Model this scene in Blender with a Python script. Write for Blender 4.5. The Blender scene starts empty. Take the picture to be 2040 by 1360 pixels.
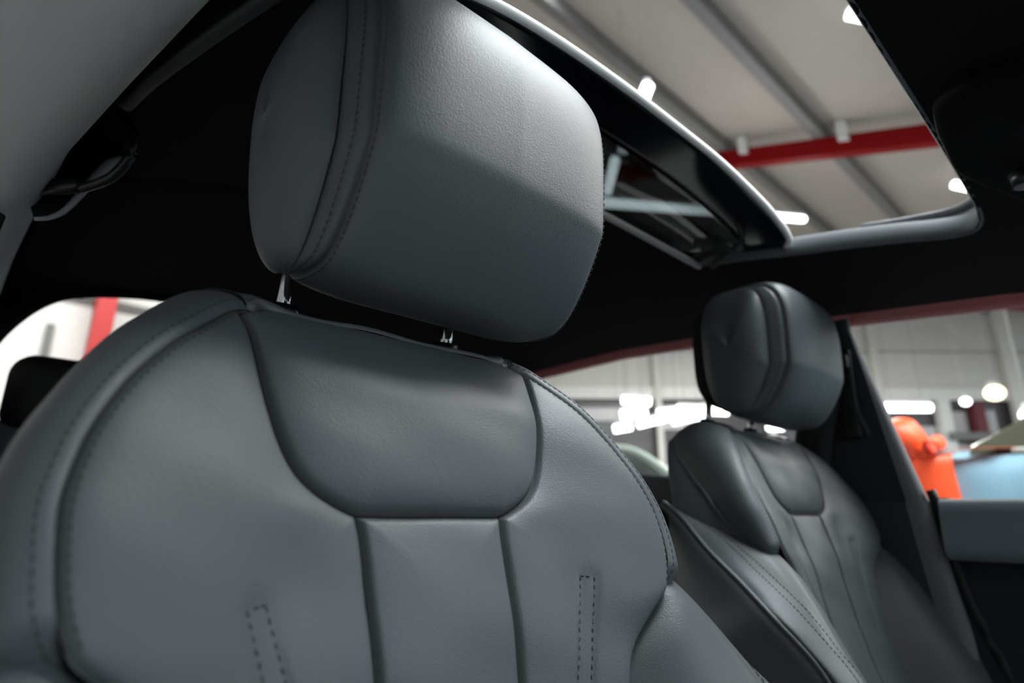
import bpy, math, random
import numpy as np
from mathutils import Vector, Matrix

random.seed(4); np.random.seed(4)
sc = bpy.context.scene
COL = sc.collection
G = 1.12          # height of the modelling origin (head restraint post base) above the showroom floor

# ------------------------------------------------------------------ camera, world, exposure
yaw, pit, rol = math.radians(43.2), math.radians(16.3), math.radians(.25)
F = Vector((math.sin(yaw)*math.cos(pit), math.cos(yaw)*math.cos(pit), math.sin(pit)))
R0 = Vector((math.cos(yaw), -math.sin(yaw), 0)); U0 = R0.cross(F)
Rv = math.cos(rol)*R0 + math.sin(rol)*U0; Uv = -math.sin(rol)*R0 + math.cos(rol)*U0
cam = bpy.data.cameras.new('camera'); cam_o = bpy.data.objects.new('camera', cam); COL.objects.link(cam_o)
m = Matrix((Rv, Uv, -F)).transposed().to_4x4(); m.translation = Vector((-.238, -.38, -.186+G))
cam_o.matrix_world = m
cam.sensor_width = 36; cam.lens = 36*1200/2040
cam.clip_start = .01; cam.clip_end = 200
cam.dof.use_dof = True; cam.dof.focus_distance = .47; cam.dof.aperture_fstop = 4.0
sc.camera = cam_o

w = bpy.data.worlds.new('world'); sc.world = w; w.use_nodes = True
nt = w.node_tree; bg = nt.nodes['Background']
bg.inputs[0].default_value = (.86, .94, 1.0, 1); bg.inputs[1].default_value = 1.6
sc.view_settings.view_transform = 'Standard'; sc.view_settings.look = 'None'
sc.view_settings.gamma = 1; sc.view_settings.exposure = .35; sc.view_settings.use_curve_mapping = False

# unseen area lights, added to brighten hall walls, far seat and head restraint
def hall_fill(loc, sx, sy, power):
    l = bpy.data.lights.new('hall_fill', 'AREA'); l.shape = 'RECTANGLE'; l.size = sx; l.size_y = sy; l.energy = power; l.color = (1, .98, .95)
    o = bpy.data.objects.new('hall_fill', l); COL.objects.link(o); o.location = loc
for loc, p_ in (((-3, 9, 5.6), 600), ((1.5, 11.0, 6.6), 260), ((9, 3, 5.0), 450), ((5, -2.6, 4.1), 420)): hall_fill(loc, 5, 3.0 if loc[1] < 0 else 1.0, p_)

# ------------------------------------------------------------------ materials
MATS = {}
def mat(name, col, rough=.5, metal=0, spec=.5, emit=None, es=0, bump=None, coat=0, var=.06):
    if name in MATS: return MATS[name]
    m = bpy.data.materials.new(name); m.use_nodes = True; nt = m.node_tree; b = nt.nodes['Principled BSDF']
    b.inputs['Roughness'].default_value = rough; b.inputs['Metallic'].default_value = metal
    b.inputs['Specular IOR Level'].default_value = spec; b.inputs['Coat Weight'].default_value = coat
    tc = nt.nodes.new('ShaderNodeTexCoord')
    n = nt.nodes.new('ShaderNodeTexNoise'); n.inputs['Scale'].default_value = 6; n.inputs['Detail'].default_value = 3
    nt.links.new(tc.outputs['Object'], n.inputs['Vector'])
    mx = nt.nodes.new('ShaderNodeMix'); mx.data_type = 'RGBA'
    c = np.array(col)
    mx.inputs['A'].default_value = (*np.clip(c*(1-var), 0, 1), 1); mx.inputs['B'].default_value = (*np.clip(c*(1+var), 0, 1), 1)
    nt.links.new(n.outputs['Fac'], mx.inputs['Factor']); nt.links.new(mx.outputs['Result'], b.inputs['Base Color'])
    if emit:
        b.inputs['Emission Color'].default_value = (*emit, 1); b.inputs['Emission Strength'].default_value = es
    if bump:
        kind, scale, dist, st = bump
        if kind == 'leather':
            v = nt.nodes.new('ShaderNodeTexVoronoi'); v.inputs['Scale'].default_value = scale
            nn = nt.nodes.new('ShaderNodeTexNoise'); nn.inputs['Scale'].default_value = scale*.55; nn.inputs['Detail'].default_value = 2
            nt.links.new(tc.outputs['Object'], nn.inputs['Vector'])
            nt.links.new(tc.outputs['Object'], v.inputs['Vector'])
            ad = nt.nodes.new('ShaderNodeMath'); ad.operation = 'ADD'
            nt.links.new(v.outputs['Distance'], ad.inputs[0]); nt.links.new(nn.outputs['Fac'], ad.inputs[1]); src = ad.outputs[0]
        elif kind == 'weave':
            mp = nt.nodes.new('ShaderNodeVectorMath'); mp.operation = 'SCALE'; mp.inputs['Scale'].default_value = scale
            nt.links.new(tc.outputs['Object'], mp.inputs[0])
            sx = nt.nodes.new('ShaderNodeSeparateXYZ'); nt.links.new(mp.outputs[0], sx.inputs[0])
            s = []
            for k in ('X', 'Y'):
                q = nt.nodes.new('ShaderNodeMath'); q.operation = 'SINE'; nt.links.new(sx.outputs[k], q.inputs[0]); s.append(q)
            p = nt.nodes.new('ShaderNodeMath'); p.operation = 'MULTIPLY'
            nt.links.new(s[0].outputs[0], p.inputs[0]); nt.links.new(s[1].outputs[0], p.inputs[1]); src = p.outputs[0]
        else:
            nn = nt.nodes.new('ShaderNodeTexNoise'); nn.inputs['Scale'].default_value = scale; nn.inputs['Detail'].default_value = 4
            nt.links.new(tc.outputs['Object'], nn.inputs['Vector']); src = nn.outputs['Fac']
        bp = nt.nodes.new('ShaderNodeBump'); bp.inputs['Distance'].default_value = dist; bp.inputs['Strength'].default_value = st
        nt.links.new(src, bp.inputs['Height']); nt.links.new(bp.outputs[0], b.inputs['Normal'])
    MATS[name] = m; return m

def glass(name, tint, refl=.06, rough=0.0):
    m = bpy.data.materials.new(name); m.use_nodes = True; nt = m.node_tree; nt.nodes.clear()
    o = nt.nodes.new('ShaderNodeOutputMaterial'); t = nt.nodes.new('ShaderNodeBsdfTransparent'); g = nt.nodes.new('ShaderNodeBsdfGlossy')
    t.inputs[0].default_value = (*tint, 1); g.inputs['Roughness'].default_value = rough; g.inputs[0].default_value = (1, 1, 1, 1)
    fr = nt.nodes.new('ShaderNodeFresnel'); ge = nt.nodes.new('ShaderNodeNewGeometry'); mr = nt.nodes.new('ShaderNodeMapRange')
    mr.inputs['To Min'].default_value = 1.45; mr.inputs['To Max'].default_value = 1/1.45
    nt.links.new(ge.outputs['Backfacing'], mr.inputs['Value']); nt.links.new(mr.outputs[0], fr.inputs[0])
    mx = nt.nodes.new('ShaderNodeMixShader'); nt.links.new(fr.outputs[0], mx.inputs[0])
    nt.links.new(t.outputs[0], mx.inputs[1]); nt.links.new(g.outputs[0], mx.inputs[2]); nt.links.new(mx.outputs[0], o.inputs[0])
    return m

LEATHER = mat('dark_leather', (.080, .094, .099), .48, spec=.5, bump=('leather', 900, .0006, .22), var=.03)
THREAD = mat('thread', (.020, .023, .028), .6)
SEAMM = mat('seam_gap', (.006, .007, .008), .8)
PLASTIC = mat('black_plastic', (.010, .011, .012), .38)
TRIMG = mat('grey_trim', (.48, .50, .49), .8, bump=('noise', 300, .0004, .3))
FABRIC = mat('black_headlining', (.0095, .0095, .0105), .95, spec=.1, bump=('weave', 3600, .0003, .8))
FABRIC2 = mat('charcoal_pillar_fabric', (.024, .025, .027), .9, spec=.15, bump=('weave', 3000, .0003, .5))
CHROME = mat('chrome', (.8, .8, .82), .08, metal=1)
BARM = mat('shade_bar', (.50, .46, .46), .5, metal=.2)
METAL = mat('satin_metal', (.30, .30, .32), .35, metal=.8)
SEAL = mat('pale_glass_edge', (.85, .86, .84), .35)
RUBBER = mat('black_rubber', (.012, .012, .013), .6)
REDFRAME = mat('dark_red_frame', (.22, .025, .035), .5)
SUNGLASS = glass('sunroof_tinted_glass', (.22, .24, .24))
CLEAR = glass('window_glass', (.93, .95, .94))
NAVY = mat('navy_door_card', (.010, .015, .024), .6)
DOORTOP = mat('door_upper_leather', (.22, .26, .28), .55)

# ------------------------------------------------------------------ object helpers
def link(o, parent=None):
    COL.objects.link(o)
    if parent is not None: o.parent = parent
    return o
def tag(o, label=None, cat=None, group=None, kind=None):
    if label: o['label'] = label
    if cat: o['category'] = cat
    if group: o['group'] = group
    if kind: o['kind'] = kind
    return o
def thing(name, label, cat, base=(0, 0, 0), group=None, kind=None):
    o = bpy.data.objects.new(name, None); o.empty_display_size = .1; link(o)
    o.location = (base[0], base[1], base[2]+G); return tag(o, label, cat, group, kind)
def mk(name, V, Fc, mt, parent=None, smooth=True, base=None):
    """vertices in origin-relative coordinates; children are stored relative to their thing"""
    V = np.asarray(V, float)
    root = parent
    while root is not None and root.parent is not None: root = root.parent
    if root is not None:
        b = np.array(root.location) - [0, 0, G]; V = V - b; loc = None
    else:
        b = np.array(base) if base is not None else np.array([(V[:, 0].min()+V[:, 0].max())/2, (V[:, 1].min()+V[:, 1].max())/2, V[:, 2].min()])
        V = V - b; loc = b + [0, 0, G]
    me = bpy.data.meshes.new(name)
    me.from_pydata([tuple(v) for v in V.tolist()], [], Fc if isinstance(Fc, list) else Fc.tolist())
    me.materials.append(mt); me.update()
    if smooth: me.polygons.foreach_set('use_smooth', [True]*len(me.polygons))
    o = bpy.data.objects.new(name, me); link(o, parent)
    if loc is not None: o.location = loc
    return o
def gfaces(nr, nc, closed_c=False, closed_r=False, off=0, flip=False):
    r = np.arange(nr if closed_r else nr-1)[:, None]; c = np.arange(nc if closed_c else nc-1)[None, :]
    r2 = (r+1) % nr; c2 = (c+1) % nc
    f = np.stack([r*nc+c, r*nc+c2, r2*nc+c2, r2*nc+c], -1).reshape(-1, 4) + off
    return f[:, ::-1] if flip else f
class MB:
    def __init__(s): s.V = []; s.F = []
    def add(s, V, Fc):
        o = len(s.V); s.V += [tuple(map(float, v)) for v in V]
        s.F += [tuple(int(i)+o for i in f) for f in Fc]
    def box(s, a, b, bev=0):
        x0, y0, z0 = a; x1, y1, z1 = b
        V = [(x, y, z) for z in (z0, z1) for y in (y0, y1) for x in (x0, x1)]
        s.add(V, [(0, 2, 3, 1), (4, 5, 7, 6), (0, 1, 5, 4), (1, 3, 7, 5), (3, 2, 6, 7), (2, 0, 4, 6)])
    def beam(s, p, q, wd, ht, up=(0, 0, 1)):
        p, q, up = Vector(p), Vector(q), Vector(up); d = (q-p).normalized(); sd = d.cross(up).normalized(); u = sd.cross(d)
        V = [c + sd*a*wd/2 + u*b*ht/2 for c in (p, q) for a, b in ((-1, -1), (1, -1), (1, 1), (-1, 1))]
        s.add(V, [(3, 2, 1, 0), (4, 5, 6, 7)]+[(i, (i+1) % 4, (i+1) % 4+4, i+4) for i in range(4)])
    def tube(s, P, r, n=10, caps=True, closed=False, flat=1.0, up=(0, 0, 1)):
        P = np.asarray(P, float); N = len(P)
        T = np.gradient(P, axis=0); T /= np.linalg.norm(T, axis=1)[:, None]+1e-12
        ref = np.tile(np.array(up, float), (N, 1)); bad = np.abs((T*ref).sum(1)) > .95; ref[bad] = (1, 0, 0)
        A = np.cross(T, ref); A /= np.linalg.norm(A, axis=1)[:, None]+1e-12; B = np.cross(A, T)
        rr = np.broadcast_to(r, (N,))
        th = np.linspace(0, 2*np.pi, n, endpoint=False)
        V = P[:, None] + rr[:, None, None]*(np.cos(th)[None, :, None]*A[:, None] + flat*np.sin(th)[None, :, None]*B[:, None])
        Fc = gfaces(N, n, closed_c=True).tolist()
        if caps: Fc += [tuple(range(n))[::-1], tuple(range((N-1)*n, N*n))]
        s.add(V.reshape(-1, 3), Fc)
    def build(s, name, mt, parent=None, smooth=False, base=None):
        return mk(name, s.V, s.F, mt, parent, smooth, base)
def bevel(o, wd, seg=3):
    md = o.modifiers.new('bevel', 'BEVEL'); md.width = wd; md.segments = seg; md.limit_method = 'ANGLE'; md.angle_limit = math.radians(35)
    o.data.polygons.foreach_set('use_smooth', [True]*len(o.data.polygons))
    wn = o.modifiers.new('wn', 'WEIGHTED_NORMAL'); wn.keep_sharp = True
    return o
def pch(x, X, Y):
    """monotone cubic interpolation"""
    X = np.asarray(X, float); Y = np.asarray(Y, float); x = np.clip(np.asarray(x, float), X[0], X[-1])
    h = np.diff(X); d = np.diff(Y)/h; mm = np.zeros(len(X)); mm[0] = d[0]; mm[-1] = d[-1]
    for i in range(1, len(X)-1):
        if d[i-1]*d[i] > 0:
            w1 = 2*h[i]+h[i-1]; w2 = h[i]+2*h[i-1]; mm[i] = (w1+w2)/(w1/d[i-1]+w2/d[i])
    i = np.clip(np.searchsorted(X, x, side='right')-1, 0, len(X)-2); t = (x-X[i])/h[i]
    return (2*t**3-3*t**2+1)*Y[i] + (t**3-2*t**2+t)*h[i]*mm[i] + (-2*t**3+3*t**2)*Y[i+1] + (t**3-t**2)*h[i]*mm[i+1]
def spl(P, n):
    """centripetal-ish Catmull-Rom through points, resampled evenly to n"""
    P = np.asarray(P, float); d = np.r_[0, np.cumsum(np.linalg.norm(np.diff(P, axis=0), axis=1))]
    T = np.zeros_like(P); T[1:-1] = (P[2:]-P[:-2])/(d[2:]-d[:-2])[:, None]
    T[0] = (P[1]-P[0])/(d[1]-d[0]); T[-1] = (P[-1]-P[-2])/(d[-1]-d[-2])
    def ev(x):
        i = np.clip(np.searchsorted(d, x, side='right')-1, 0, len(d)-2); h = (d[i+1]-d[i]); t = ((x-d[i])/h)[:, None]; h = h[:, None]
        return (2*t**3-3*t**2+1)*P[i]+(t**3-2*t**2+t)*h*T[i]+(-2*t**3+3*t**2)*P[i+1]+(t**3-t**2)*h*T[i+1]
    Q = ev(np.linspace(0, d[-1], max(200, n*3))); e = np.r_[0, np.cumsum(np.linalg.norm(np.diff(Q, axis=0), axis=1))]
    return np.stack([np.interp(np.linspace(0, e[-1], n), e, Q[:, k]) for k in range(P.shape[1])], 1)
def sstep(a, b, x):
    t = np.clip((np.asarray(x, float)-a)/(b-a), 0, 1); return t*t*(3-2*t)
def sample(P, step):
    P = np.asarray(P); e = np.r_[0, np.cumsum(np.linalg.norm(np.diff(P, axis=0), axis=1))]
    s = np.arange(0, e[-1], step); return np.stack([np.interp(s, e, P[:, k]) for k in range(P.shape[1])], 1)
def stitches(mb, P, L=.0034, gap=.0017, r=.00042):
    P = np.asarray(P, float); e = np.r_[0, np.cumsum(np.linalg.norm(np.diff(P, axis=0), axis=1))]
    at = lambda s: np.array([np.interp(s, e, P[:, k]) for k in range(3)])
    s = 0
    while s+L < e[-1]:
        mb.tube([at(s), at(s+L*.3), at(s+L*.7), at(s+L)], [r*.6, r, r, r*.6], 6); s += L+gap
def dist2(Q, P):
    """distance of points Q (n,2) to polyline P (m,2)"""
    best = np.full(len(Q), 9.)
    for a, b in zip(P[:-1], P[1:]):
        ab = b-a; t = np.clip(((Q-a)@ab)/(ab@ab+1e-12), 0, 1); best = np.minimum(best, np.linalg.norm(Q-(a+t[:, None]*ab), axis=1))
    return best

# ------------------------------------------------------------------ the front seat
REC = math.radians(17)
SO = np.array([-.009, -.02, -.025]); DV = np.array([0, -math.sin(REC), -math.cos(REC)]); NN = np.array([0, -math.cos(REC), math.sin(REC)])
def S3(u, v, w):
    u, v, w = np.broadcast_arrays(np.asarray(u, float), v, w)
    return SO + u[..., None]*np.array([1., 0, 0]) + v[..., None]*DV + w[..., None]*NN
VB = .167
fv = [.036, .045, .06, .085, .118, .15, .175, .2, .226, .24, .27, .32, .4, .65]
fB = [.108, .120, .134, .156, .177, .189, .193, .191, .183, .166, .137, .123, .116, .110]
iv = [.036, .047, .06, .1, .13, .145, .155, .161, .165, .167, .21, .28, .38, .65]
iB = [.103, .116, .113, .106, .097, .089, .079, .069, .060, .054, .0505, .048, .045, .042]
Bf = lambda v: pch(v, fv, fB)
bI = lambda v: pch(v, iv, iB)
def wbase(u, v):
    a = np.abs(u)
    amp = pch(v, [0, .036, .07, .12, .17, .226, .26, .32, .65], [0, .002, .010, .020, .026, .028, .022, .018, .018])
    wgt = sstep(.06, .215, a)
    w = amp*wgt*1.08
    w = w - .010*sstep(.10, .02, v)*(1-.4*sstep(.05, .12, a))     # rolls back toward the top lip
    w = w - .012*sstep(.22, .34, v)*(1-a/.2)
    return w
seamI = np.array([(x, v) for v, x in zip(np.linspace(.036, VB, 70), bI(np.linspace(.036, VB, 70)))])
seamS = np.array([(x, v) for v, x in zip(np.linspace(VB, .62, 60), bI(np.linspace(VB, .62, 60)))])
seamBv = np.linspace(.036, .62, 160); seamBp = np.stack([Bf(seamBv), seamBv], 1)
seamH = np.array([(0, VB), (.054, VB)])
slit = [np.array([(.108, .211), (.089, .275), (.078, .34)]), np.array([(.118, .213), (.099, .277), (.088, .342)])]
def wfront(u, v):
    u, v = np.broadcast_arrays(np.asarray(u, float), v); sh = u.shape
    Q = np.stack([np.abs(u).ravel(), v.ravel()], 1)
    dI = dist2(Q, seamI); dS = dist2(Q, seamS); dB = dist2(Q, seamBp); dH = dist2(Q, seamH)
    dt = dist2(Q, np.array([(0, .034), (.106, .034)]))
    w = wbase(u, v).ravel()
    dmin = np.minimum(np.minimum(dI, dS), dH)
    inside = (Q[:, 1] < VB) & (Q[:, 0] < bI(Q[:, 1]))
    fade = .35+.65*sstep(.0, .06, Q[:, 1]-.036)
    puff = np.where(inside, .0125*(1-np.exp(-(dmin/.016)))*fade, .0055*(1-np.exp(-(dmin/.015))))
    puff = puff*(1-.0*dB) - .004*np.exp(-dB/.008)
    w = w + puff - .0042*np.exp(-(dmin/.0022)**2) - .003*np.exp(-(dB/.002)**2)
    w = w - .010*np.exp(-(dt/.007))
    ds = np.minimum(dist2(Q, slit[0]), dist2(Q, slit[1])); dm = dist2(Q, (slit[0]+slit[1])/2)
    w = w - .0011*np.exp(-(ds/.0015)**2) - .0016*np.exp(-(dm/.007)**2)
    # soft slackness of the hide
    uu, vv = u.ravel(), v.ravel()
    w = w + .0011*np.sin(uu*31+vv*23+.6)*np.sin(vv*37-uu*12+1.0) + .0006*np.sin(uu*74-vv*51)*np.sin(vv*66+uu*20)
    w = w - .0035*np.exp(-(((np.abs(uu)-.092)/.02)**2+((vv-.205)/.03)**2)) + .0022*np.exp(-(((np.abs(uu)-.085)/.02)**2+((vv-.168)/.014)**2))
    return w.reshape(sh)
def cspace(n, sides=2):
    t = np.linspace(0, 1, n); c = (1-np.cos(np.pi*t))/2; return .35*t+.65*c

SEAT_BASE = (0, .05, -.86)
seat = thing('car_seat', 'dark grey leather car seat filling the left half, nearest the camera, with large head restraint', 'car seat', SEAT_BASE, 'front seats of the car')

rows_top = np.r_[np.linspace(.036, .05, 14)[:-1], np.linspace(.05, VB, 90)]
rows_bot = np.r_[np.linspace(VB, .34, 110), np.linspace(.34, .62, 40)[1:]]
def band(rows, lo, hi, n):
    t = cspace(n)[None, :]; L = lo(rows)[:, None]; H = hi(rows)[:, None]; u = L+(H-L)*t; v = np.repeat(rows[:, None], n, 1); return u, v
def panel(name, rows, lo, hi, n, parent, label=None):
    u, v = band(rows, lo, hi, n); P = S3(u, v, wfront(u, v))
    o = mk(name, P.reshape(-1, 3), gfaces(len(rows), n, flip=True), LEATHER, parent)
    if label: o['label'] = label
    return o
allrows = np.r_[rows_top, rows_bot[1:]]
panel('shoulder_pad', rows_top, lambda v: -bI(v), bI, 110, seat, 'smooth raised pad below the head restraint')
panel('centre_panel', rows_bot, lambda v: -bI(v), bI, 70, seat)
panel('wing_panel', allrows, lambda v: -Bf(v), lambda v: -bI(v), 70, seat)
panel('wing_panel', allrows, bI, Bf, 70, seat)

# wrap-round side: path up the left, over the shoulder, to the top
def side_path(sgn):
    v1 = np.r_[np.linspace(.60, .24, 40), np.linspace(.232, .036, 120)]
    B = np.where(v1 > .226, .184, Bf(v1))
    return np.stack([sgn*B, v1], 1)
def path_normals(P, sgn):
    T = np.gradient(P, axis=0); T /= np.linalg.norm(T, axis=1)[:, None]
    N = np.stack([-T[:, 1], T[:, 0]], 1) * (1 if sgn > 0 else -1)   # outward
    N = N*np.sign((N[:, 0]*sgn).mean())
    k = np.hanning(25); k /= k.sum()
    Np = np.pad(N, ((12, 12), (0, 0)), 'edge'); N = np.stack([np.convolve(Np[:, i], k, 'valid') for i in (0, 1)], 1)
    return N/np.linalg.norm(N, axis=1)[:, None]
prof = spl([(0, -.0028), (.0012, -.0012), (.0060, -.0008), (.0140, -.007), (.020, -.022), (.0215, -.045), (.019, -.068), (.015, -.088), (.0135, -.0925)], 60)
profb = spl([(.0135, -.0935), (.016, -.100), (.011, -.118), (-.006, -.134), (-.05, -.145)], 24)
topprof = spl([(0, -.0028), (.0012, -.0012), (.007, -.0008), (.017, -.008), (.028, -.023), (.034, -.044), (.033, -.065), (.027, -.086), (.024, -.0925)], 60)
topprofb = spl([(.024, -.0935), (.024, -.101), (.018, -.12), (.0, -.136), (-.05, -.145)], 24)
pipe_pts = {}
wrapE = {}
for sgn in (-1, 1):
    P = side_path(sgn); N = path_normals(P, sgn)
    tb = sstep(.13, .04, P[:, 1])[:, None]
    w0 = wfront(P[:, 0]*.9999, P[:, 1]); w0 = w0+.003
    sc_ = pch(P[:, 1], [.036, .06, .093, .135, .166, .237, .7], [1, .97, .85, .67, .57, .25, .25])[:, None]
    def ring(pr, tp):
        d = pr[None, :, 0]*(1-tb)+tp[None, :, 0]*tb; ww = (pr[None, :, 1]*(1-tb)+tp[None, :, 1]*tb)*sc_
        kk = sstep(.208, .246, P[:, 1])[:, None]; d = d*(1-.85*kk); ww = ww-.022*kk
        u = P[:, :1]+N[:, :1]*d; v = P[:, 1:]+N[:, 1:]*d; W_ = w0[:, None]+ww; return S3(u, v, W_), u, v, W_
    Q, u, v, W_ = ring(prof, topprof); wrapE[sgn] = Q[-1]
    o = mk('side_bolster', Q.reshape(-1, 3), gfaces(*Q.shape[:2], flip=sgn < 0), LEATHER, seat)
    t_ = np.linspace(0, 1, 26)[None, :]; de = (prof[-1, 0]*(1-tb)+topprof[-1, 0]*tb)
    dd = de*(1-.85*sstep(.208, .246, P[:, 1])[:, None])+.004*np.sin(np.pi*np.minimum(1, t_*1.2+.02))-.065*np.clip((t_-.55)/.45, 0, 1)**2.2
    we = pch(P[:, 1], [.036, .1, .2, .7], [-.106, -.106, -.112, -.118])[:, None]; W2 = W_[:, -1:]-.001+(we-W_[:, -1:]+.001)*np.sin(np.pi/2*t_)**1.1
    Qb = S3(P[:, :1]+N[:, :1]*dd, P[:, 1:]+N[:, 1:]*dd, W2)
    mk('seat_back_shell', Qb.reshape(-1, 3), gfaces(*Qb.shape[:2], flip=sgn < 0), LEATHER, seat)
    pipe_pts[sgn] = (Q[:, -1]+Qb[:, 0])/2
    mb = MB(); mb.tube(sample(pipe_pts[sgn][P[:, 1] < .25], .004), .0030, 10); mb.build('piping', LEATHER, seat, True)
    # twin stitching either side of the wing seam
    mb = MB()
    for d in (-.0042,):
        L = P+N*d; L = L[(P[:, 1] < .225)]
        stitches(mb, S3(L[:, 0], L[:, 1], wfront(L[:, 0], L[:, 1])+.0001))
    sel = np.where(P[:, 1] < .225)[0]; k = int(np.argmin(np.abs(prof[:, 0]-.0055)))
    stitches(mb, Q[sel, k])
    mb.build('stitching', THREAD, seat, True)
    mb = MB(); v_ = seamBv[seamBv < .226]; mb.tube(S3(sgn*Bf(v_), v_, wfront(sgn*Bf(v_), v_)-.0002), .0007, 6); mb.build('seam', SEAMM, seat, True)
# top of the backrest between the shoulders: leather lip, black recess
ut = np.linspace(-1, 1, 141)
e = np.array([(.108)]); uu = ut*.1096
Pt = np.stack([uu, np.full_like(uu, .036)], 1)
hw = sstep(.078, .104, np.abs(uu))[:, None]      # 0 in the recess, 1 on the shoulders
lipn = spl([(0, 0), (.003, .0003), (.0055, -.004), (.0045, -.010), (-.001, -.015), (-.003, -.021), (.006, -.034), (.018, -.05), (.026, -.065), (.026, -.085), (.026, -.0925)], 70)
wv = .0012*np.sin(uu*70)[:, None]
shx = topprof[np.linspace(0, 59, 70).astype(int)]
d = lipn[None, :, 0]*(1-hw)+shx[None, :, 0]*hw; ww = lipn[None, :, 1]*(1-hw)+(shx[None, :, 1])*hw
w0 = wfront(uu, np.full_like(uu, .036))[:, None]+.0027*hw
Nx = (np.sign(uu)*sstep(.080, .108, np.abs(uu))*float(N[-1, 0]))[:, None]; Ny = -np.sqrt(1-Nx**2)
u = Pt[:, :1]+Nx*d; v = Pt[:, 1:]+Ny*d + wv*np.exp(-((d-.004)/.01)**2)
Q = S3(u, v, w0+ww)
Fg = gfaces(*Q.shape[:2], flip=True).reshape(140, 69, 4)
Vq = Q.reshape(-1, 3)
lip = []; rec = []
for i in range(140):
    for j in range(69):
        a = abs(uu[i]+uu[i+1])/2
        (rec if (a < .088 and j > 20) else lip).append(tuple(int(x) for x in Fg[i, j]))
def sub(V, Fc):
    ids = sorted({i for f in Fc for i in f}); mp = {k: n for n, k in enumerate(ids)}
    return V[ids], [tuple(mp[i] for i in f) for f in Fc]
mk('top_lip', *sub(Vq, lip), LEATHER, seat)
mk('head_restraint_recess', *sub(Vq, rec), PLASTIC, seat)
mb = MB(); tv = np.linspace(.045, .60, 30)
mb.V = []; bk = []
back = S3(np.array([[-.125, .125]]*30), tv[:, None].repeat(2, 1), -.108*np.ones((30, 2)))
mb.add(back.reshape(-1, 3), gfaces(30, 2)); 
tp = S3(np.array([[-.11, .11]]*2), np.array([[.004]*2, [.045]*2]), np.array([[-.0925]*2, [-.108]*2])); mb.add(tp.reshape(-1, 3), gfaces(2, 2))
mb.build('back_cover', PLASTIC, seat, True)
# seams and slit stitching on the front
for sgn in (-1, 1):
    mb = MB()
    for S in (seamI, seamS): mb.tube(S3(sgn*S[:, 0], S[:, 1], wfront(sgn*S[:, 0], S[:, 1])-.0001), .0009, 6)
    mb.build('seam', SEAMM, seat, True)
    mb = MB()
    for S in slit:
        s_ = sample(S, .002); stitches(mb, S3(sgn*s_[:, 0], s_[:, 1], wfront(sgn*s_[:, 0], s_[:, 1])+.0001), .0032, .0022, .0007)
    s_ = sample(np.array([slit[0][0], slit[1][0]]), .002); stitches(mb, S3(sgn*s_[:, 0], s_[:, 1], wfront(sgn*s_[:, 0], s_[:, 1])+.0001), .0028, .0015, .0007)
    mb.build('stitching', THREAD, seat, True)
mb = MB(); uh = np.linspace(-.054, .054, 40); mb.tube(S3(uh, np.full(40, VB), wfront(uh, np.full(40, VB))-.0001), .0009, 6); mb.build('seam', SEAMM, seat, True)

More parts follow.
